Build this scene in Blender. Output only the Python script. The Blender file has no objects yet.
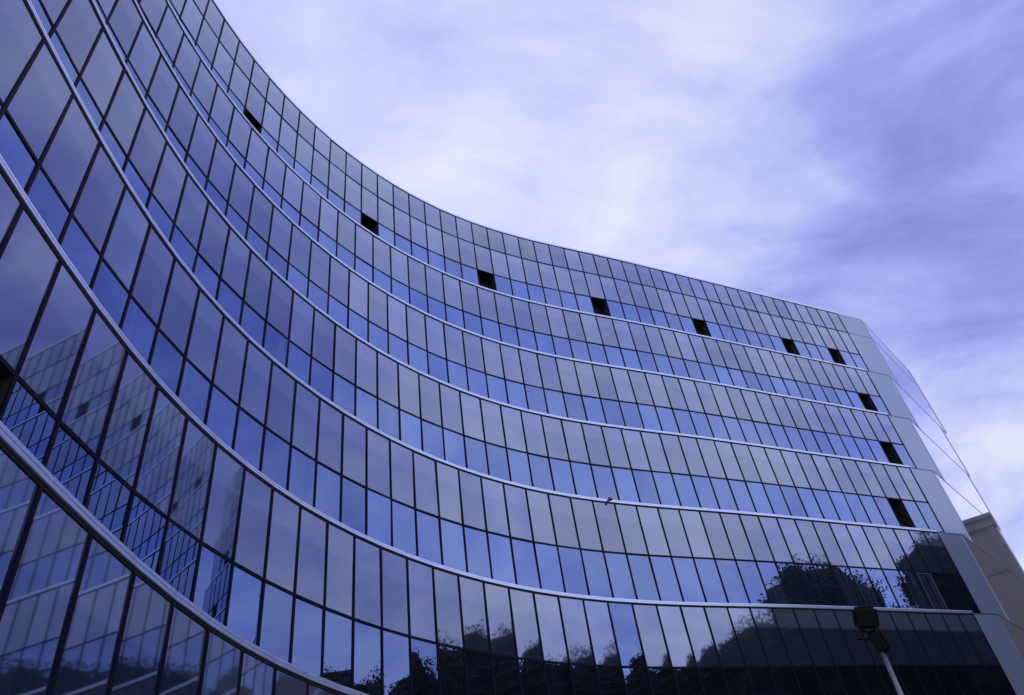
import bpy, bmesh, math, random
import numpy as np
from mathutils import Vector, Matrix

R = math.radians
rng = random.Random(7)
scene = bpy.context.scene
COL = scene.collection
EYE = 1.6                     # eye height of the photographer (m)
BAY = 0.9                     # width of one facade bay (m)

# ------------------------------------------------------------------ camera
PITCH, ROLL, FPX = 0.683342, -0.162671, 718.1
cam_data = bpy.data.cameras.new('camera')
cam_data.sensor_width = 36.0
cam_data.lens = 36.0 * FPX / 1024.0
cam_data.clip_start = 0.05
cam_data.clip_end = 6000.0
cam = bpy.data.objects.new('camera', cam_data)
COL.objects.link(cam)
fwd = Vector((0, math.cos(PITCH), math.sin(PITCH)))
up0 = Vector((0, -math.sin(PITCH), math.cos(PITCH)))
rt0 = Vector((1, 0, 0))
rt = rt0 * math.cos(ROLL) + up0 * math.sin(ROLL)
up = up0 * math.cos(ROLL) - rt0 * math.sin(ROLL)
m = Matrix.Identity(4)
m.col[0][:3] = rt; m.col[1][:3] = up; m.col[2][:3] = -fwd; m.col[3][:3] = (0, 0, EYE)
cam.matrix_world = m
scene.camera = cam


def pix(p):
    """where a point of the place falls in the photograph (used to find the bays that stand open)"""
    d = Vector(p) - Vector((0, 0, EYE))
    z = d.dot(fwd)
    if z <= 0.01:
        return None
    return 512 + FPX * d.dot(rt) / z, 347.5 - FPX * d.dot(up) / z


# ------------------------------------------------------------------ helpers
def link(name, mesh, mat=None, parent=None, origin=(0, 0, 0)):
    o = bpy.data.objects.new(name, mesh)
    COL.objects.link(o)
    if mat is not None and not mesh.materials:
        mesh.materials.append(mat)
    if parent is not None:
        o.parent = parent
    o.location = origin
    return o


def thing(name, label, cat, loc=(0, 0, 0), group=None, rot=0.0):
    o = bpy.data.objects.new(name, None)
    COL.objects.link(o)
    o.empty_display_size = 0.5
    o.location = loc
    o.rotation_euler = (0, 0, rot)
    tag(o, label, cat, group)
    return o


def tag(o, label, cat, group=None):
    o['label'] = label
    o['category'] = cat
    if group:
        o['group'] = group
    return o


def add_box(bm, c, t, n, hx, hy, hz):
    """box with half sizes hx along t, hy along n, hz along z, centred on c"""
    t, n, c, z = Vector(t), Vector(n), Vector(c), Vector((0, 0, 1))
    vs = []
    for sx in (-1, 1):
        for sy in (-1, 1):
            for sz in (-1, 1):
                vs.append(bm.verts.new(c + t * (hx * sx) + n * (hy * sy) + z * (hz * sz)))
    for q in ((0, 1, 3, 2), (4, 6, 7, 5), (0, 4, 5, 1), (2, 3, 7, 6), (0, 2, 6, 4), (1, 5, 7, 3)):
        bm.faces.new([vs[i] for i in q])


def finish(bm, name):
    bmesh.ops.recalc_face_normals(bm, faces=bm.faces)
    me = bpy.data.meshes.new(name)
    bm.to_mesh(me)
    bm.free()
    return me


def box_obj(name, c, t, n, hx, hy, hz, mat, parent=None, base=(0, 0, 0), tilt=0.0, bevel=0.0):
    bm = bmesh.new()
    add_box(bm, (0, 0, 0), (1, 0, 0), (0, 1, 0), hx, hy, hz)
    if bevel:
        bmesh.ops.bevel(bm, geom=list(bm.edges), offset=bevel, segments=2, affect='EDGES')
    me = finish(bm, name)
    o = link(name, me, mat, parent)
    mm = Matrix.Identity(4)
    mm.col[0][:3] = Vector(t); mm.col[1][:3] = Vector(n)
    o.matrix_local = Matrix.Translation(Vector(c) - Vector(base)) @ mm.to_3x3().to_4x4() @ Matrix.Rotation(tilt, 4, 'X')
    return o


def sweep(name, pts, prof, mat, parent=None, base=(0, 0, 0), smooth=False):
    """closed profile (inset from the outer line towards the building, height) swept along a plan line"""
    bm = bmesh.new()
    P = [Vector((p[0], p[1], 0)) for p in pts]
    rings = []
    for i, p in enumerate(P):
        ts = []
        if i > 0: ts.append((P[i] - P[i - 1]).normalized())
        if i < len(P) - 1: ts.append((P[i + 1] - P[i]).normalized())
        ns = [Vector((-t.y, t.x, 0)) for t in ts]
        nn = sum(ns, Vector((0, 0, 0))).normalized()
        k = 1.0 / max(0.35, nn.dot(ns[0]))
        rings.append([bm.verts.new(p + nn * (a * k) + Vector((0, 0, h)) - Vector(base)) for a, h in prof])
    L = len(prof)
    for a, b in zip(rings[:-1], rings[1:]):
        for q in range(L):
            f = bm.faces.new((a[q], a[(q + 1) % L], b[(q + 1) % L], b[q]))
            f.smooth = smooth
    bm.faces.new(rings[0]); bm.faces.new(rings[-1][::-1])
    return link(name, finish(bm, name), mat, parent)


def add_tube(bm, pts, radii, seg=8, cap=True):
    pts = [Vector(p) for p in pts]
    rings = []
    for i, p in enumerate(pts):
        d = (pts[min(i + 1, len(pts) - 1)] - pts[max(i - 1, 0)]).normalized()
        a = d.orthogonal().normalized(); b = d.cross(a)
        rings.append([bm.verts.new(p + (a * math.cos(2 * math.pi * k / seg) + b * math.sin(2 * math.pi * k / seg)) * radii[i]) for k in range(seg)])
    for r0, r1 in zip(rings[:-1], rings[1:]):
        for k in range(seg):
            f = bm.faces.new((r0[k], r0[(k + 1) % seg], r1[(k + 1) % seg], r1[k])); f.smooth = True
    if cap:
        bm.faces.new(rings[0][::-1]); bm.faces.new(rings[-1])


# ------------------------------------------------------------------ materials
def mat_new(name):
    mt = bpy.data.materials.new(name)
    mt.use_nodes = True
    nt = mt.node_tree
    nt.nodes.clear()
    out = nt.nodes.new('ShaderNodeOutputMaterial')
    return mt, nt, out


def nd(nt, kind, **kw):
    n = nt.nodes.new(kind)
    for k, v in kw.items():
        if k == 'ins':
            for a, b in v.items():
                n.inputs[a].default_value = b
        else:
            setattr(n, k, v)
    return n


def mixrgb(nt, a, b, fac, blend='MIX'):
    n = nt.nodes.new('ShaderNodeMix'); n.data_type = 'RGBA'; n.blend_type = blend
    for s, v in ((6, a), (7, b), (0, fac)):
        if hasattr(v, 'is_linked') or isinstance(v, bpy.types.NodeSocket):
            nt.links.new(v, n.inputs[s])
        else:
            n.inputs[s].default_value = v
    return n.outputs[2]


def math_n(nt, op, a, b=0.0, clamp=False):
    n = nt.nodes.new('ShaderNodeMath'); n.operation = op; n.use_clamp = clamp
    for s, v in ((0, a), (1, b)):
        if isinstance(v, bpy.types.NodeSocket):
            nt.links.new(v, n.inputs[s])
        else:
            n.inputs[s].default_value = v
    return n.outputs[0]


def glass_material(name, tint, graze, diff, diff2, rough, bump, streak=False, band=None):
    """coated facade glass: a tinted mirror coat over a dark body, stronger towards grazing"""
    mt, nt, out = mat_new(name)
    L = nt.links.new
    tc = nd(nt, 'ShaderNodeTexCoord'); oi = nd(nt, 'ShaderNodeObjectInfo')
    geo = nd(nt, 'ShaderNodeNewGeometry')
    mp = nd(nt, 'ShaderNodeMapping'); L(geo.outputs['Position'], mp.inputs['Vector'])
    nz = nd(nt, 'ShaderNodeTexNoise', ins={'Scale': 0.55, 'Detail': 1.5})
    L(mp.outputs[0], nz.inputs['Vector'])
    bp = nd(nt, 'ShaderNodeBump', ins={'Strength': bump, 'Distance': 0.02})
    L(nz.outputs['Fac'], bp.inputs['Height'])
    # per pane variation of the coating
    v = math_n(nt, 'MULTIPLY_ADD', oi.outputs['Random'], 0.32); v.node.inputs[2].default_value = 0.84
    tv = nd(nt, 'ShaderNodeVectorMath', operation='SCALE'); tv.inputs[0].default_value = tint[:3]; L(v, tv.inputs['Scale'])
    fr = nd(nt, 'ShaderNodeFresnel', ins={'IOR': 1.5})
    L(bp.outputs[0], fr.inputs['Normal'])
    coat = mixrgb(nt, tv.outputs[0], graze, fr.outputs[0])
    gl = nd(nt, 'ShaderNodeBsdfGlossy', ins={'Roughness': rough}); L(coat, gl.inputs['Color']); L(bp.outputs[0], gl.inputs['Normal'])
    # body colour seen through the coating: blinds, curtains, slab edges
    df = nd(nt, 'ShaderNodeBsdfDiffuse')
    if streak:
        m2 = nd(nt, 'ShaderNodeMapping'); L(tc.outputs['Object'], m2.inputs['Vector'])
        m2.inputs['Scale'].default_value = (7.0, 0.0, 0.25)
        ad = nd(nt, 'ShaderNodeVectorMath', operation='ADD'); L(m2.outputs[0], ad.inputs[0])
        rr = nd(nt, 'ShaderNodeCombineXYZ'); L(math_n(nt, 'MULTIPLY', oi.outputs['Random'], 57.0), rr.inputs[0]); L(rr.outputs[0], ad.inputs[1])
        n2 = nd(nt, 'ShaderNodeTexNoise', ins={'Scale': 1.0, 'Detail': 3.0}); L(ad.outputs[0], n2.inputs['Vector'])
        drawn = nd(nt, 'ShaderNodeMapRange', ins={1: 0.35, 2: 0.75}); L(n2.outputs['Fac'], drawn.inputs[0])
        amt = math_n(nt, 'MULTIPLY', drawn.outputs[0], math_n(nt, 'POWER', math_n(nt, 'FRACT', math_n(nt, 'MULTIPLY', oi.outputs['Random'], 13.7)), 1.6))
        L(mixrgb(nt, diff, diff2, amt), df.inputs['Color'])
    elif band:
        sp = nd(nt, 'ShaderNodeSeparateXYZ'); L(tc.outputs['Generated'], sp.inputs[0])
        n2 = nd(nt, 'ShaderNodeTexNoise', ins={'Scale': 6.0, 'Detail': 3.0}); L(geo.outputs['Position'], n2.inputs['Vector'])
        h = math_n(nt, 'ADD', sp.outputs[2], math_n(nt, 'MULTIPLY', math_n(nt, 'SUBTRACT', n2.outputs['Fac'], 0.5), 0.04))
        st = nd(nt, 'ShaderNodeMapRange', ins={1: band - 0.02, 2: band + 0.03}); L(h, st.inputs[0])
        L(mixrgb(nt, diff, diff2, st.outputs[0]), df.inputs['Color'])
    else:
        df.inputs['Color'].default_value = diff
    # body colour and mirror coat summed, evenly over the pane
    add = nd(nt, 'ShaderNodeAddShader')
    L(df.outputs[0], add.inputs[0]); L(gl.outputs[0], add.inputs[1])
    L(add.outputs[0], out.inputs['Surface'])
    return mt


def principled(name, base, rough=0.5, metallic=0.0, noise=None, spec=0.5, bump=0.0):
    mt, nt, out = mat_new(name)
    L = nt.links.new
    bs = nd(nt, 'ShaderNodeBsdfPrincipled')
    bs.inputs['Base Color'].default_value = base
    bs.inputs['Roughness'].default_value = rough
    bs.inputs['Metallic'].default_value = metallic
    bs.inputs['Specular IOR Level'].default_value = spec
    if noise:
        sc, amt = noise
        geo = nd(nt, 'ShaderNodeNewGeometry')
        n2 = nd(nt, 'ShaderNodeTexNoise', ins={'Scale': sc, 'Detail': 5.0, 'Roughness': 0.6}); L(geo.outputs['Position'], n2.inputs['Vector'])
        dark = tuple(c * (1 - amt) for c in base[:3]) + (1,)
        lite = tuple(min(1, c * (1 + amt)) for c in base[:3]) + (1,)
        L(mixrgb(nt, dark, lite, n2.outputs['Fac']), bs.inputs['Base Color'])
        if bump:
            bp = nd(nt, 'ShaderNodeBump', ins={'Strength': bump, 'Distance': 0.05}); L(n2.outputs['Fac'], bp.inputs['Height'])
            L(bp.outputs[0], bs.inputs['Normal'])
    L(bs.outputs[0], out.inputs['Surface'])
    return mt


M_WIN = glass_material('window_glass', (0.114, 0.164, 0.345, 1), (0.62, 0.72, 0.98, 1), (0.005, 0.007, 0.012, 1), (0.038, 0.055, 0.092, 1), 0.004, 0.09, streak=True)
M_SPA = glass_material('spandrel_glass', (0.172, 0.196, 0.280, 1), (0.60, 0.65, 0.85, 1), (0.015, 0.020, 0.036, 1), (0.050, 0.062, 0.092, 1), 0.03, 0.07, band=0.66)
M_WINLOW = glass_material('window_glass_bare', (0.114, 0.164, 0.345, 1), (0.62, 0.72, 0.98, 1), (0.004, 0.005, 0.008, 1), (0.004, 0.005, 0.008, 1), 0.004, 0.09)
M_END = glass_material('end_glass', (0.80, 0.82, 0.90, 1), (1.0, 1.0, 1.0, 1), (0.065, 0.075, 0.09, 1), (0.065, 0.075, 0.09, 1), 0.035, 0.03)
M_CLAD = glass_material('clad_panel', (0.085, 0.10, 0.135, 1), (0.5, 0.55, 0.68, 1), (0.165, 0.200, 0.290, 1), (0.165, 0.200, 0.290, 1), 0.09, 0.02)
M_MUL = principled('mullion_dark', (0.007, 0.008, 0.022, 1), 0.6, 0.0, noise=(9.0, 0.25), spec=0.06)
M_TRIM = principled('trim_aluminium', (0.54, 0.60, 0.80, 1), 0.28, 0.75, noise=(3.0, 0.06))
M_GAP = principled('shadow_joint', (0.012, 0.012, 0.016, 1), 0.7, noise=(5.0, 0.2))
M_JOINT = principled('joint_metal', (0.10, 0.11, 0.17, 1), 0.5, 0.3, noise=(5.0, 0.3))
M_CORE = principled('core_concrete', (0.09, 0.09, 0.10, 1), 0.8, noise=(1.3, 0.25))
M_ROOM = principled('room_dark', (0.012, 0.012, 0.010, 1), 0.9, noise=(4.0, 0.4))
M_SASHD = principled('sash_dark', (0.05, 0.055, 0.045, 1), 0.4, 0.3, noise=(8.0, 0.2))
M_SASH = principled('sash_metal', (0.11, 0.105, 0.12, 1), 0.5, 0.2, noise=(8.0, 0.15))

# ------------------------------------------------------------------ plan of the facade, in bays
PHI = [7.481749, 5.943432, 4.479213, 1.602333, -0.249213, -0.158656, -0.317326]     # phase of the bays, per storey
SET = [4.066786, 3.275315, 2.511955, 1.696079, 0.8646385, 0.0, -1.510853]            # set-back of each storey
ZT = [31.210568, 25.117884, 20.915452, 16.652539, 12.393162, 8.127261, 3.750302]     # top of each storey
LAST = [45, 44, 43, 43, 42, 39, 36]                                                 # last full bay line
S = np.linspace(-15, 85, 2001)
KN = np.linspace(-5, 55, 9)
KV = np.array([0, 0, 0.05486, -0.001607, -0.058073, -0.053717, -0.053246, 0.008221, -0.001421])
KV[:2] = (0.167792, 0.111326)
KV2 = KV[::1]
k = np.interp(S, KN, KV2)
k = np.where(S < -1.2, 0.0, k)
k = np.where(S > 57, 0.0, k)
ds = S[1] - S[0]


def cum(a):
    return np.concatenate([[0], np.cumsum((a[1:] + a[:-1]) / 2 * ds)])


H = cum(k); H = H - np.interp(20, S, H) + 1.67225
BX = cum(np.cos(H)); BX = BX - np.interp(20, S, BX) - 5.980964
BY = cum(np.sin(H)); BY = BY - np.interp(20, S, BY) + 5.57916


def curve(e, s):
    xo = BX - e * np.sin(H); yo = BY + e * np.cos(H)
    so = np.concatenate([[0], np.cumsum(np.hypot(np.diff(xo), np.diff(yo)))])
    so = so - np.interp(20, S, so)
    return np.stack([np.interp(s, so, xo), np.interp(s, so, yo)], -1)


END_A = np.array([17.66, 31.88]); END_H = R(52.1); END_D = np.array([math.cos(END_H), math.sin(END_H)])
FAR = END_A + END_D * 20.8
TRIM = 0.105
zt = [z * BAY + EYE for z in ZT]
zb = [zt[j + 1] + TRIM for j in range(6)] + [0.0]
TRANSOM = 2.07 * BAY

BASE = (10.0, 27.0, 0.0)
building = thing('glass_office_building', 'curved dark blue glass office building stepping back storey by storey above the viewer', 'building', BASE)

OPEN = {0: [(253, 120), (367, 221), (484, 279), (599, 307), (700, 328), (789, 346), (845, 357)], 1: [(876, 401)], 2: [(888, 450)], 3: [(902, 512)], 5: [(1, 388)]}
BRIGHT = {5: [(621, 635)]}
SASHED = {4: [(939, 583)]}


def in_view(pts, pad=70):
    q = [pix(p) for p in pts]
    q = [a for a in q if a]
    if not q:
        return False
    return max(a[0] for a in q) > -pad and min(a[0] for a in q) < 1024 + pad and max(a[1] for a in q) > -pad and min(a[1] for a in q) < 695 + pad


for j in range(7):
    e = SET[j]
    i0 = int(math.floor(-9.0 - PHI[j]))
    idx = np.arange(i0, LAST[j] + 1)
    P = curve(e, idx + PHI[j]) * BAY
    # strip of metal cladding up to the corner, and the end wall behind it
    t_last = (P[-1] - P[-2]) / np.linalg.norm(P[-1] - P[-2])
    ea = END_A * BAY
    A = np.array([[t_last[0], -END_D[0]], [t_last[1], -END_D[1]]])
    u = np.linalg.solve(A, ea - P[-1])[0]
    u = max(u, 0.7)
    corner = P[-1] + t_last * u
    rad = min(0.20, u * 0.4)
    fillet = []
    for q in np.linspace(0, 1, 7):
        a = corner - t_last * rad; b = corner + END_D * rad
        fillet.append((1 - q) ** 2 * a + 2 * q * (1 - q) * corner + q * q * b)
    far = (END_A + END_D * (22.3, 20.8, 20.0, 19.0, 18.5, 18.5, 18.5)[j]) * BAY
    back = far + np.array([-END_D[1], END_D[0]]) * 14.0
    whole = list(P) + fillet + [far, back]
    z0, z1 = zb[j], zt[j]
    prof = [(0.06, z1 - 0.05), (0.06, z1 + 0.06), (2.3, z1 + 0.06), (2.3, z0), (0.75, z0), (0.75, z1 - 0.05)]
    st = sweep('storey', whole, prof, M_CORE, building, BASE)
    # bright rounded edge trim along the head of the storey, dark joint below it
    if j == 0:
        tp = [(0.05, z1 - 0.004), (-0.030, z1 - 0.004), (-0.034, z1 + 0.004), (-0.034, z1 + 0.105), (-0.02, z1 + 0.12), (0.05, z1 + 0.12)]
    else:
        tp = [(0.05, z1 - 0.005), (-0.030, z1 - 0.005), (-0.034, z1 + 0.001), (-0.034, z1 + 0.040), (-0.027, z1 + 0.044), (-0.027, z1 + 0.048),
              (-0.034, z1 + 0.052), (-0.034, z1 + 0.086), (-0.029, z1 + 0.097), (-0.015, z1 + TRIM - 0.003), (0.05, z1 + TRIM)]
    sweep('edge_trim', list(P), tp, M_TRIM, st, BASE)
    sweep('shadow_joint', list(P), [(0.05, z1 - 0.056), (-0.004, z1 - 0.040), (-0.004, z1 - 0.007), (0.05, z1 - 0.007)], M_GAP, st, BASE)
    run = [P[-1] + t_last * 0.01] + fillet + [far]
    sweep('corner_trim', run, [(0.05, z1 - 0.011), (-0.012, z1 - 0.011), (-0.012, z1 + 0.022), (0.05, z1 + 0.022)], M_JOINT if j else M_TRIM, st, BASE)
    if j == 0:
        sweep('corner_trim', run, [(0.05, z1 - 1.79 * BAY - 0.02), (-0.008, z1 - 1.79 * BAY - 0.02), (-0.008, z1 - 1.79 * BAY + 0.015), (0.05, z1 - 1.79 * BAY + 0.015)], M_JOINT, st, BASE)
    # rows of glass
    if j == 0:
        cuts = [z0, z1 - 3.80 * BAY, z1 - 1.79 * BAY, z1 - 0.055]
        names = ['window_pane', 'spandrel_pane', 'attic_pane']
    else:
        cuts = [z0, z1 - TRANSOM, z1 - 0.055]
        names = ['window_pane', 'spandrel_pane']
    for zc in cuts[1:-1]:
        sweep('transom', list(P), [(0.05, zc - 0.030), (-0.012, zc - 0.030), (-0.012, zc + 0.030), (0.05, zc + 0.030)], M_MUL, st, BASE)

    def nearest(table, row):
        hit = set()
        for px, py in table.get(j, []):
            best = None
            for i in range(len(P) - 1):
                c = (P[i] + P[i + 1]) / 2
                q = pix((c[0], c[1], (cuts[row] + cuts[row + 1]) / 2))
                if q:
                    dd = (q[0] - px) ** 2 + (q[1] - py) ** 2
                    if best is None or dd < best[0]:
                        best = (dd, i)
            hit.add(best[1])
        return hit
    opened, bright, sashed = nearest(OPEN, 0), nearest(BRIGHT, 1), nearest(SASHED, 0)
    hide_right = 14 if j == 6 else 999
    for i in range(len(P)):
        p = P[i]
        t = (P[min(i + 1, len(P) - 1)] - P[max(i - 1, 0)]); t = t / np.linalg.norm(t)
        n = np.array([t[1], -t[0]])
        wz0 = z0
        if in_view([(p[0], p[1], z0), (p[0], p[1], z1)]):
            c = p - n * 0.004
            box_obj('mullion', (c[0], c[1], (z0 + z1 - 0.055) / 2), (t[0], t[1], 0), (-n[0], -n[1], 0), 0.026, 0.022, (z1 - 0.055 - z0) / 2, M_MUL, st, BASE)
        if i == len(P) - 1:
            break
        a, b = P[i], P[i + 1]
        t = (b - a) / np.linalg.norm(b - a); n = np.array([t[1], -t[0]])
        w = np.linalg.norm(b - a)
        c = (a + b) / 2
        for row, nm in enumerate(names):
            za, zc = cuts[row], cuts[row + 1]
            if not in_view([(a[0], a[1], za), (b[0], b[1], za), (a[0], a[1], zc), (b[0], b[1], zc)], 40):
                continue
            cc = c - n * 0.012
            mid = (cc[0], cc[1], (za + zc) / 2)
            if row == 0 and i in opened:
                bm = bmesh.new()
                hw, hh, dp = w / 2 - 0.03, (zc - za) / 2 - 0.035, 0.55
                q = [(-hw, 0, -hh), (hw, 0, -hh), (hw, 0, hh), (-hw, 0, hh)]
                f = [bm.verts.new(v) for v in q]; g = [bm.verts.new((v[0], dp, v[2])) for v in q]
                f2 = [bm.verts.new((v[0] * 1.03, 0, v[2] * 1.03)) for v in q]; g2 = [bm.verts.new((v[0] * 1.03, dp + 0.03, v[2] * 1.03)) for v in q]
                for s_ in range(4):
                    r_ = (s_ + 1) % 4
                    bm.faces.new((f[s_], f[r_], g[r_], g[s_])); bm.faces.new((f2[s_], g2[s_], g2[r_], f2[r_])); bm.faces.new((f[s_], f2[s_], f2[r_], f[r_]))
                bm.faces.new(g); bm.faces.new(g2[::-1])
                fa = len(bm.faces)
                sw = Matrix.Rotation(R(-32), 4, 'X')
                for (qx, qz, sx, sz) in ((-hw + 0.05, -hh, 0.025, hh * 2 - 0.12), (hw - 0.05, -hh, 0.025, hh * 2 - 0.12)):
                    k0 = len(bm.verts); add_box(bm, (qx, 0, -hh + 0.06), (1, 0, 0), (0, 1, 0), sx, 0.02, hh * 0.9)
                    bm.verts.ensure_lookup_table()
                    for v_ in bm.verts[k0:]: v_.co = sw @ (v_.co + Vector((0, 0, hh * 0.0))) + Vector((0, 0.30, 0.10))
                ofaces = fa
                bm.faces.ensure_lookup_table()
                me = bpy.data.meshes.new('open_window')
                bmesh.ops.recalc_face_normals(bm, faces=bm.faces)
                for q_ in range(ofaces, len(bm.faces)): bm.faces[q_].material_index = 1
                bm.to_mesh(me); bm.free(); me.materials.append(M_ROOM); me.materials.append(M_SASHD)
                o = link('open_window', me, None, st)
                mm = Matrix.Identity(4); mm.col[0][:3] = (t[0], t[1], 0); mm.col[1][:3] = (-n[0], -n[1], 0)
                o.matrix_local = Matrix.Translation(Vector(mid) - Vector(BASE)) @ mm
                o['label'] = 'dark open window'
                continue
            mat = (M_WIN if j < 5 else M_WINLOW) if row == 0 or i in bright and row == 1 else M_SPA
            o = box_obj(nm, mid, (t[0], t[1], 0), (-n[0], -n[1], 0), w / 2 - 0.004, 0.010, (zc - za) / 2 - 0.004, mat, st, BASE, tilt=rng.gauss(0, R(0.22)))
            o.rotation_euler.z += rng.gauss(0, R(0.22))
            if i in bright and row == 1:
                o['label'] = 'clear blue pane among the grey panes'
            if i in sashed and row == 0:
                bm = bmesh.new()
                hw, hh = w / 2 - 0.07, (zc - za) / 2 - 0.10
                for sx in (-1, 1):
                    add_box(bm, (sx * hw, 0, 0), (1, 0, 0), (0, 1, 0), 0.011, 0.012, hh)
                add_box(bm, (0, 0, hh + 0.011), (1, 0, 0), (0, 1, 0), hw + 0.011, 0.012, 0.011)
                fo = link('sash_frame', finish(bm, 'sash_frame'), M_SASH, st)
                mm = Matrix.Identity(4); mm.col[0][:3] = (t[0], t[1], 0); mm.col[1][:3] = (-n[0], -n[1], 0)
                fo.matrix_local = Matrix.Translation(Vector(mid) + Vector((n[0], n[1], 0)) * 0.03 - Vector(BASE)) @ mm
    # corner strip and end wall
    sweep('cladding_panel', [P[-1] + t_last * 0.035] + fillet, [(0.03, z0 - 0.12), (0.0, z0 - 0.12), (0.0, z1 - 0.012), (0.03, z1 - 0.012)], M_CLAD, st, BASE)
    f0 = fillet[-1] + END_D * 0.012
    nE = np.array([END_D[1], -END_D[0]])
    tE = END_D; nO = np.array([END_D[1], -END_D[0]]); ce = far + nO * 0.012
    box_obj('end_trim', (ce[0], ce[1], (z0 + z1) / 2), (tE[0], tE[1], 0), (-nO[0], -nO[1], 0), 0.02, 0.02, (z1 - z0) / 2, M_CLAD, st, BASE)
    sweep('end_wall_pane', [f0, far], [(0.04, z0 - 0.10), (0.0, z0 - 0.10), (0.0, z1 - 0.012), (0.04, z1 - 0.012)], M_END, st, BASE)

# roof slab behind the parapet
top_line = [p * BAY for p in curve(SET[0] + 0.3, np.arange(-2, 53) + 0.48)]

# ------------------------------------------------------------------ small camera on the ledge
def place_on_ledge(px, py, j):
    best = None
    for s in np.linspace(0, 45, 1800):
        p = curve(SET[j], np.array([s]))[0] * BAY
        q = pix((p[0], p[1], zt[j] + 0.05))
        if q and (best is None or abs(q[0] - px) < best[0]):
            best = (abs(q[0] - px), p, curve(SET[j], np.array([s + 0.1]))[0] * BAY - p)
    t = best[2] / np.linalg.norm(best[2])
    return best[1], t


M_BLACK = principled('black_plastic', (0.012, 0.012, 0.014, 1), 0.4, noise=(12.0, 0.3))
p, t = place_on_ledge(608.5, 502, 4)
n = np.array([t[1], -t[0]])
sc_ = thing('security_camera', 'small black security camera fixed to the pale ledge trim in mid facade', 'security camera', (p[0] + n[0] * 0.09, p[1] + n[1] * 0.09, zt[4] + 0.03), rot=math.atan2(t[1], t[0]))
bm = bmesh.new(); add_box(bm, (0, 0.0, 0.05), (1, 0, 0), (0, 1, 0), 0.04, 0.03, 0.05); link('bracket', finish(bm, 'bracket'), M_BLACK, sc_)
bm = bmesh.new(); add_tube(bm, [(-0.02, -0.02, 0.0), (-0.01, -0.08, -0.01), (0.0, -0.12, -0.02)], [0.04, 0.045, 0.04], 12); link('camera_body', finish(bm, 'camera_body'), M_BLACK, sc_)

# ------------------------------------------------------------------ lamp post in front of the facade
LD, LAZ = 18.0, R(21.95)
lx, ly = LD * math.sin(LAZ), LD * math.cos(LAZ)
M_POLE = principled('pole_galvanised', (0.16, 0.17, 0.20, 1), 0.5, 0.3, noise=(7.0, 0.6))
M_HEAD = principled('lamp_housing', (0.004, 0.0045, 0.005, 1), 0.6, noise=(9.0, 0.4), spec=0.15)
M_LENS = principled('lamp_lens', (0.012, 0.017, 0.011, 1), 0.25, noise=(14.0, 0.4), spec=0.25)
lamp = thing('lamp_post', 'pale metal post with two bulky dark lamp heads before the dark lower glass', 'lamp post', (lx, ly, 0), rot=-LAZ)
bm = bmesh.new()
add_tube(bm, [(0, 0, 0), (0, 0, 2.6), (0, 0, 5.35)], [0.075, 0.065, 0.05], 12)
link('pole', finish(bm, 'pole'), M_POLE, lamp)
bm = bmesh.new()
add_tube(bm, [(0, 0, 0), (0, 0, 0.10), (0, 0, 0.12), (0, 0, 0.5)], [0.16, 0.16, 0.10, 0.085], 14)
link('base', finish(bm, 'base'), M_POLE, lamp)
for k_, (ox, oz, hx, hz, ry) in enumerate(((-0.04, 6.03, 0.25, 0.23, 0.20), (0.05, 5.52, 0.16, 0.24, -0.10))):
    bm = bmesh.new()
    add_box(bm, (0, 0, 0), (1, 0, 0), (0, 1, 0), hx, 0.14, hz)
    bmesh.ops.bevel(bm, geom=list(bm.edges), offset=0.06, segments=3, affect='EDGES')
    for fz in np.linspace(-hz * 0.6, hz * 0.6, 5):
        add_box(bm, (0, 0.17, fz), (1, 0, 0), (0, 1, 0), hx * 0.8, 0.035, 0.012)
    h = link('lamp_head', finish(bm, 'lamp_head'), M_HEAD, lamp, (ox, -0.02, oz)); h.rotation_euler = (R(14), ry, R(10 - 40 * k_))
    bm = bmesh.new(); add_box(bm, (0, -0.148, 0), (1, 0, 0), (0, 1, 0), hx * 0.78, 0.012, hz * 0.74)
    bmesh.ops.bevel(bm, geom=list(bm.edges), offset=0.008, segments=2, affect='EDGES')
    link('lens', finish(bm, 'lens'), M_LENS if k_ else M_HEAD, h)
bm = bmesh.new()
add_tube(bm, [(0.0, 0.05, 5.2), (-0.02, 0.06, 5.7), (-0.2, 0.03, 5.8), (-0.23, 0.0, 6.0)], [0.03, 0.028, 0.025, 0.025], 8)
add_tube(bm, [(-0.02, 0.0, 5.62), (-0.20, -0.05, 5.60), (-0.36, -0.05, 5.66)], [0.022, 0.02, 0.03], 8)
link('bracket', finish(bm, 'bracket'), M_HEAD, lamp)

# ------------------------------------------------------------------ trees facing the building (seen in its glass)
M_BARK = principled('bark', (0.055, 0.042, 0.032, 1), 0.9, noise=(5.0, 0.4), bump=0.4)
mt, nt, out = mat_new('foliage')
bs = nd(nt, 'ShaderNodeBsdfPrincipled', ins={'Roughness': 0.65, 'Specular IOR Level': 0.15})
geo = nd(nt, 'ShaderNodeNewGeometry')
nz = nd(nt, 'ShaderNodeTexNoise', ins={'Scale': 0.7, 'Detail': 4.0}); nt.links.new(geo.outputs['Position'], nz.inputs['Vector'])
nt.links.new(mixrgb(nt, (0.010, 0.016, 0.007, 1), (0.022, 0.031, 0.012, 1), nz.outputs['Fac']), bs.inputs['Base Color'])
nt.links.new(bs.outputs[0], out.inputs['Surface'])
M_LEAF = mt


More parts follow.
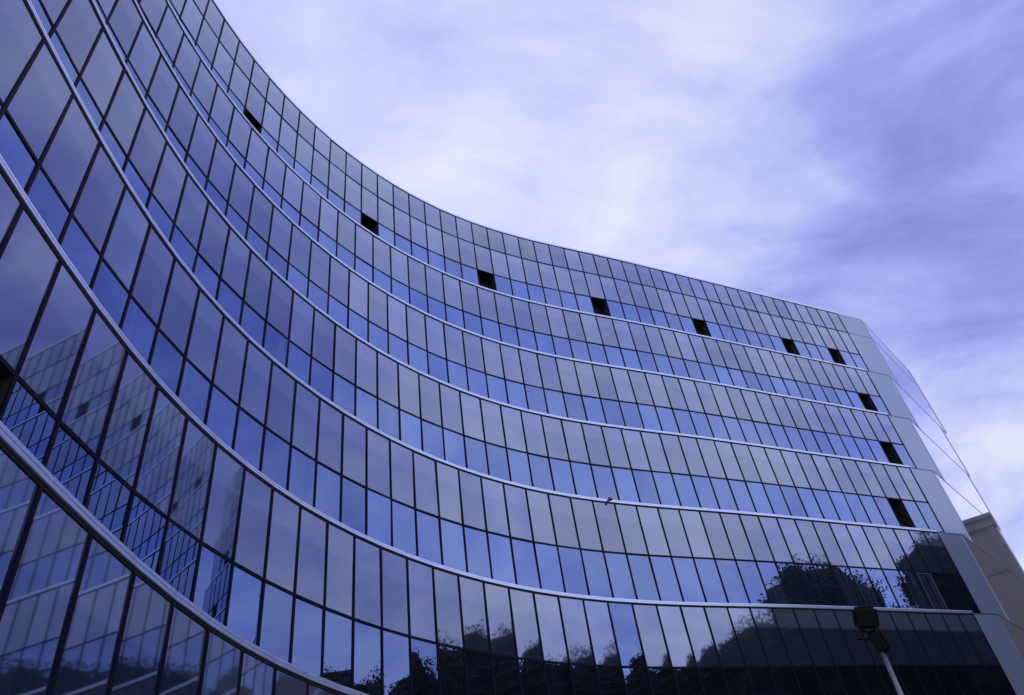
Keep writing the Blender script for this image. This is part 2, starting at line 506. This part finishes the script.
def crown_mesh(seed, lobes, count, size):
    g = np.random.default_rng(seed)
    V, F = [], []
    vol = np.array([l[3] * l[4] * l[5] for l in lobes]) ** 0.75
    cnt = (vol / vol.sum() * count).astype(int)
    for (cx, cy, cz, rx, ry, rz), c in zip(lobes, cnt):
        d = g.normal(size=(c, 3)); d /= np.linalg.norm(d, axis=1)[:, None]
        r = 0.76 + 0.24 * g.random(c) ** 1.1
        bumpy = 1 + 0.08 * np.sin(d[:, 0] * 9 + seed) * np.sin(d[:, 1] * 8 + cx) + 0.07 * np.sin(d[:, 2] * 15 + cy) + 0.05 * np.sin(d[:, 0] * 27 + d[:, 1] * 23)
        pos = np.stack([cx + d[:, 0] * rx * r * bumpy, cy + d[:, 1] * ry * r * bumpy, cz + d[:, 2] * rz * r * bumpy], -1)
        a = g.normal(size=(c, 3)); a /= np.linalg.norm(a, axis=1)[:, None]
        b = np.cross(a, g.normal(size=(c, 3))); b /= np.linalg.norm(b, axis=1)[:, None]
        w = (size * (0.6 + 0.9 * g.random(c)))[:, None]
        V.append(np.stack([pos - a * w, pos + b * w * 0.55, pos + a * w * 1.1, pos - b * w * 0.5], 1).reshape(-1, 3))
    V = np.concatenate(V)
    F = np.arange(len(V)).reshape(-1, 4).tolist()
    # close inner mass of foliage, so that no light passes straight through the middle of the crown
    for q, (cx, cy, cz, rx, ry, rz) in enumerate(lobes):
        b2 = bmesh.new(); bmesh.ops.create_icosphere(b2, subdivisions=4, radius=1.0)
        co = np.array([v.co[:] for v in b2.verts])
        w = 0.87 + 0.06 * np.sin(co[:, 0] * 9 + q) * np.sin(co[:, 1] * 8 + seed) + 0.05 * np.sin(co[:, 2] * 17 + q * 2) + 0.05 * g.random(len(co))
        co = co * w[:, None] * np.array([rx, ry, rz]) + np.array([cx, cy, cz])
        n0 = len(V)
        F += [tuple(v.index + n0 for v in f.verts) for f in b2.faces]
        V = np.concatenate([V, co]); b2.free()
    V = V.tolist()
    me = bpy.data.meshes.new('crown')
    me.from_pydata(V, [], F)
    me.materials.append(M_LEAF)
    return me


def trunk_mesh(seed, h, r):
    g = random.Random(seed)
    bm = bmesh.new()
    add_tube(bm, [(0, 0, 0), (0.1, 0, h * 0.25), (-0.05, 0.1, h * 0.5), (0.1, 0.1, h * 0.8)], [r, r * 0.8, r * 0.62, r * 0.25], 10)
    for q in range(6):
        a = q * 1.05 + g.random(); z = h * (0.42 + 0.05 * q)
        L_ = h * 0.24
        add_tube(bm, [(0, 0.05, z), (math.cos(a) * L_ * 0.5, math.sin(a) * L_ * 0.5, z + L_ * 0.45), (math.cos(a) * L_, math.sin(a) * L_, z + L_ * 0.75)], [r * 0.4, r * 0.28, r * 0.08], 7)
    me = finish(bm, 'trunk'); me.materials.append(M_BARK)
    return me


kinds = []
for sd in range(4):
    g = random.Random(40 + sd)
    lobes = [(0, 0, 9.6, 3.8, 3.8, 3.9), (0.3, 0.2, 5.6, 3.3, 3.3, 3.6)]
    for q in range(9):
        a = q * 0.72 + g.random() * 0.5
        lobes.append((math.cos(a) * 2.3, math.sin(a) * 2.3, 6.2 + 5.4 * g.random(), 1.7 + g.random() * 0.6, 1.7 + g.random() * 0.6, 1.3 + g.random() * 0.7))
    kinds.append((trunk_mesh(sd, 13.0, 0.34), crown_mesh(sd, lobes, 80000, 0.07)))

# (x, y, height, crown radius, kind) : a row along the far side of the forecourt
ROW = [(28.5, 30.6, 17.0, 3.9, 0), (28.5, 22.1, 17.8, 4.8, 1), (28.0, 16.2, 15.4, 3.5, 2), (28.5, 11.0, 14.4, 3.4, 3), (28.5, 6.2, 15.0, 3.5, 0),
       (28.5, 1.0, 14.0, 3.4, 1), (28.0, -4.5, 15.5, 3.6, 2), (29.0, -9.0, 14.5, 3.5, 3), (32.0, 26.4, 14.2, 3.9, 3), (33.0, 20.0, 13.0, 3.6, 0)]
SAY = ['dark dense tree across the forecourt nearest the end wall, mirrored below the corner strip', 'broadest dark domed tree, mirrored above the lowest ledge at right',
       'dark tree left of the broadest domed one in the glass', 'low dark tree with a flat top in the mirrored row', 'dark round tree in the middle of the mirrored row',
       'dark tree right of the camera, level with the viewer', 'tall dark tree just behind the viewer, on the right', 'dark tree closing the mirrored row behind the viewer',
       'low dark tree behind the gap of the two domed trees', 'dark tree standing behind the broadest domed one']
for q, (x, y, h, r, kd) in enumerate(ROW):
    tr = thing('tree', SAY[q], 'tree', (x, y, 0), 'dark trees mirrored in the glass', rot=q * 1.3)
    a = link('trunk', kinds[kd][0], None, tr); b = link('crown', kinds[kd][1], None, tr)
    sxy = r / 4.0; sz = h / 13.9
    a.scale = (1, 1, sz); b.scale = (sxy, sxy, sz)

# ------------------------------------------------------------------ brown apartment block beyond the corner (seen in the end wall)
mt, nt, out = mat_new('brown_brick')
bs = nd(nt, 'ShaderNodeBsdfPrincipled', ins={'Roughness': 0.85})
tc = nd(nt, 'ShaderNodeTexCoord')
br = nd(nt, 'ShaderNodeTexBrick', ins={'Color1': (0.095, 0.066, 0.052, 1), 'Color2': (0.075, 0.053, 0.044, 1), 'Mortar': (0.085, 0.066, 0.056, 1), 'Scale': 1.0, 'Mortar Size': 0.012, 'Brick Width': 0.25, 'Row Height': 0.085})
mp = nd(nt, 'ShaderNodeMapping'); mp.inputs['Rotation'].default_value = (R(90), 0, 0)
nt.links.new(tc.outputs['Object'], mp.inputs['Vector']); nt.links.new(mp.outputs[0], br.inputs['Vector'])
nz = nd(nt, 'ShaderNodeTexNoise', ins={'Scale': 0.16, 'Detail': 6.0, 'Roughness': 0.65}); m3 = nd(nt, 'ShaderNodeMapping'); m3.inputs['Scale'].default_value = (1.6, 1.6, 0.35)
nt.links.new(tc.outputs['Object'], m3.inputs['Vector']); nt.links.new(m3.outputs[0], nz.inputs['Vector'])
st_ = nd(nt, 'ShaderNodeMapRange', ins={1: 0.35, 2: 0.7, 3: 0.0, 4: 0.75}); nt.links.new(nz.outputs['Fac'], st_.inputs[0])
nt.links.new(mixrgb(nt, br.outputs['Color'], (0.055, 0.045, 0.042, 1), st_.outputs[0]), bs.inputs['Base Color']); nt.links.new(bs.outputs[0], out.inputs['Surface'])
M_BRICK = mt
M_STONE = principled('pale_stone', (0.055, 0.046, 0.043, 1), 0.8, noise=(0.5, 0.5))
bx, by = 78.0, 76.0
BH = 36.5
blk = thing('apartment_block', 'brown brick block with pale stone bands, mirrored in the end wall at right', 'building', (bx, by, 0), rot=R(-48))
bm = bmesh.new(); add_box(bm, (0, 7, BH / 2), (1, 0, 0), (0, 1, 0), 19, 7, BH / 2); link('wall', finish(bm, 'wall'), M_BRICK, blk)
bm = bmesh.new(); add_box(bm, (0, 7, BH + 0.25), (1, 0, 0), (0, 1, 0), 19.4, 7.4, 0.25); link('roof', finish(bm, 'roof'), M_STONE, blk)
for f_ in (3, 6, 9):
    bm = bmesh.new(); add_box(bm, (0, -0.06, f_ * 3.3), (1, 0, 0), (0, 1, 0), 19.05, 0.08, 0.16); link('string_course', finish(bm, 'string_course'), M_STONE, blk)
for c_ in range(8):
    bm = bmesh.new(); add_box(bm, (-18.6 + c_ * 5.3, -0.10, BH / 2 - 0.4), (1, 0, 0), (0, 1, 0), 0.55, 0.18, BH / 2 - 0.4); link('pilaster', finish(bm, 'pilaster'), M_STONE, blk)
bm = bmesh.new(); add_box(bm, (0, -0.32, BH - 0.9), (1, 0, 0), (0, 1, 0), 19.3, 0.30, 0.35); link('cornice', finish(bm, 'cornice'), M_STONE, blk)

# ------------------------------------------------------------------ ground
mt, nt, out = mat_new('paving')
bs = nd(nt, 'ShaderNodeBsdfPrincipled', ins={'Roughness': 0.85})
geo = nd(nt, 'ShaderNodeNewGeometry')
br = nd(nt, 'ShaderNodeTexBrick', ins={'Color1': (0.20, 0.20, 0.21, 1), 'Color2': (0.25, 0.245, 0.25, 1), 'Mortar': (0.10, 0.10, 0.10, 1), 'Scale': 1.0, 'Mortar Size': 0.008, 'Brick Width': 0.8, 'Row Height': 0.4})
nt.links.new(geo.outputs['Position'], br.inputs['Vector'])
nz = nd(nt, 'ShaderNodeTexNoise', ins={'Scale': 0.5, 'Detail': 6.0}); nt.links.new(geo.outputs['Position'], nz.inputs['Vector'])
nt.links.new(mixrgb(nt, br.outputs['Color'], (0.10, 0.10, 0.10, 1), math_n(nt, 'MULTIPLY', nz.outputs['Fac'], 0.6)), bs.inputs['Base Color'])
nt.links.new(bs.outputs[0], out.inputs['Surface'])
bm = bmesh.new()
vs = [bm.verts.new((x, y, 0)) for x, y in ((-2500, -2500), (2500, -2500), (2500, 2500), (-2500, 2500))]
bm.faces.new(vs)
g_ = link('ground', finish(bm, 'ground'), mt); g_['kind'] = 'structure'

# ------------------------------------------------------------------ sky and light
SUN_AZ, SUN_EL = R(-9.0), R(53.0)
world = bpy.data.worlds.new('World'); scene.world = world; world.use_nodes = True
nt = world.node_tree; nt.nodes.clear(); L = nt.links.new
wo = nd(nt, 'ShaderNodeOutputWorld'); bg = nd(nt, 'ShaderNodeBackground', ins={'Strength': 0.10}); L(bg.outputs[0], wo.inputs['Surface'])
sky = nd(nt, 'ShaderNodeTexSky', sky_type='NISHITA', sun_disc=False, sun_elevation=SUN_EL, sun_rotation=SUN_AZ, air_density=1.0, dust_density=1.5, ozone_density=3.0)
tc = nd(nt, 'ShaderNodeTexCoord')
sp = nd(nt, 'ShaderNodeSeparateXYZ'); L(tc.outputs['Generated'], sp.inputs[0])
zz = math_n(nt, 'ADD', math_n(nt, 'MAXIMUM', sp.outputs[2], 0.0), 0.22)
cx_ = math_n(nt, 'DIVIDE', sp.outputs[0], zz); cy_ = math_n(nt, 'DIVIDE', sp.outputs[1], zz)
cb = nd(nt, 'ShaderNodeCombineXYZ'); L(cx_, cb.inputs[0]); L(cy_, cb.inputs[1])
mp = nd(nt, 'ShaderNodeMapping'); L(cb.outputs[0], mp.inputs['Vector']); mp.inputs['Location'].default_value = (7.4, 2.9, 0.0)
n1 = nd(nt, 'ShaderNodeTexNoise', ins={'Scale': 1.5, 'Detail': 8.0, 'Roughness': 0.58, 'Distortion': 0.9}); L(mp.outputs[0], n1.inputs['Vector'])
m2 = nd(nt, 'ShaderNodeMapping'); L(cb.outputs[0], m2.inputs['Vector']); m2.inputs['Rotation'].default_value = (0, 0, R(35)); m2.inputs['Scale'].default_value = (1.0, 1.7, 1.0)
n2 = nd(nt, 'ShaderNodeTexNoise', ins={'Scale': 2.5, 'Detail': 8.0, 'Roughness': 0.56, 'Distortion': 0.9}); L(m2.outputs[0], n2.inputs['Vector'])
nsum = math_n(nt, 'ADD', math_n(nt, 'MULTIPLY', n1.outputs['Fac'], 0.60), math_n(nt, 'MULTIPLY', n2.outputs['Fac'], 0.40))
gd = Vector((math.sin(SUN_AZ) * math.cos(SUN_EL), math.cos(SUN_AZ) * math.cos(SUN_EL), math.sin(SUN_EL)))
dt = nd(nt, 'ShaderNodeVectorMath', operation='DOT_PRODUCT'); L(tc.outputs['Generated'], dt.inputs[0]); dt.inputs[1].default_value = gd
glow = nd(nt, 'ShaderNodeMapRange', interpolation_type='SMOOTHSTEP', ins={1: 0.80, 2: 1.0, 3: 0.0, 4: 0.30}); L(dt.outputs['Value'], glow.inputs[0])
rear = nd(nt, 'ShaderNodeMapRange', interpolation_type='SMOOTHSTEP', ins={1: 0.42, 2: 0.06, 3: 0.0, 4: 0.40}); L(sp.outputs[1], rear.inputs[0])
con = math_n(nt, 'MULTIPLY_ADD', nsum, 2.1); con.node.inputs[2].default_value = -0.575
low = nd(nt, 'ShaderNodeMapRange', interpolation_type='SMOOTHSTEP', ins={1: 0.62, 2: 0.28, 3: 0.0, 4: 0.38}); L(sp.outputs[2], low.inputs[0])
val = math_n(nt, 'ADD', math_n(nt, 'ADD', con, glow.outputs[0]), math_n(nt, 'MAXIMUM', rear.outputs[0], low.outputs[0]))
cr = nd(nt, 'ShaderNodeValToRGB'); L(val, cr.inputs[0])
el = cr.color_ramp.elements
el[0].position = 0.22; el[0].color = (0.235, 0.270, 0.680, 1)
el[1].position = 1.0; el[1].color = (0.79, 0.815, 1.0, 1)
for pos, c in ((0.38, (0.300, 0.335, 0.800, 1)), (0.54, (0.400, 0.440, 0.920, 1)), (0.72, (0.555, 0.60, 0.98, 1))):
    q = el.new(pos); q.color = c
gain = math_n(nt, 'MULTIPLY_ADD', rear.outputs[0], 12.0); gain.node.inputs[2].default_value = 10.0
gv = nd(nt, 'ShaderNodeVectorMath', operation='SCALE'); L(cr.outputs[0], gv.inputs[0]); L(gain, gv.inputs['Scale'])
tenx = gv.outputs[0]
L(mixrgb(nt, sky.outputs[0], tenx, 0.93), bg.inputs['Color'])

sd = bpy.data.lights.new('sun', 'SUN'); sd.energy = 0.7; sd.angle = R(18); sd.color = (1.0, 0.96, 0.93)
so = bpy.data.objects.new('sun', sd); COL.objects.link(so)
so.rotation_euler = (-gd).to_track_quat('-Z', 'Y').to_euler(); so.location = gd * 200

# ------------------------------------------------------------------ colour management
vs_ = scene.view_settings
vs_.view_transform = 'Standard'; vs_.look = 'None'; vs_.exposure = 0.0; vs_.gamma = 1.0; vs_.use_curve_mapping = False
scene.render.engine = 'CYCLES'
scene.cycles.max_bounces = 8
scene.cycles.glossy_bounces = 5
scene.cycles.diffuse_bounces = 2
scene.cycles.use_denoising = True
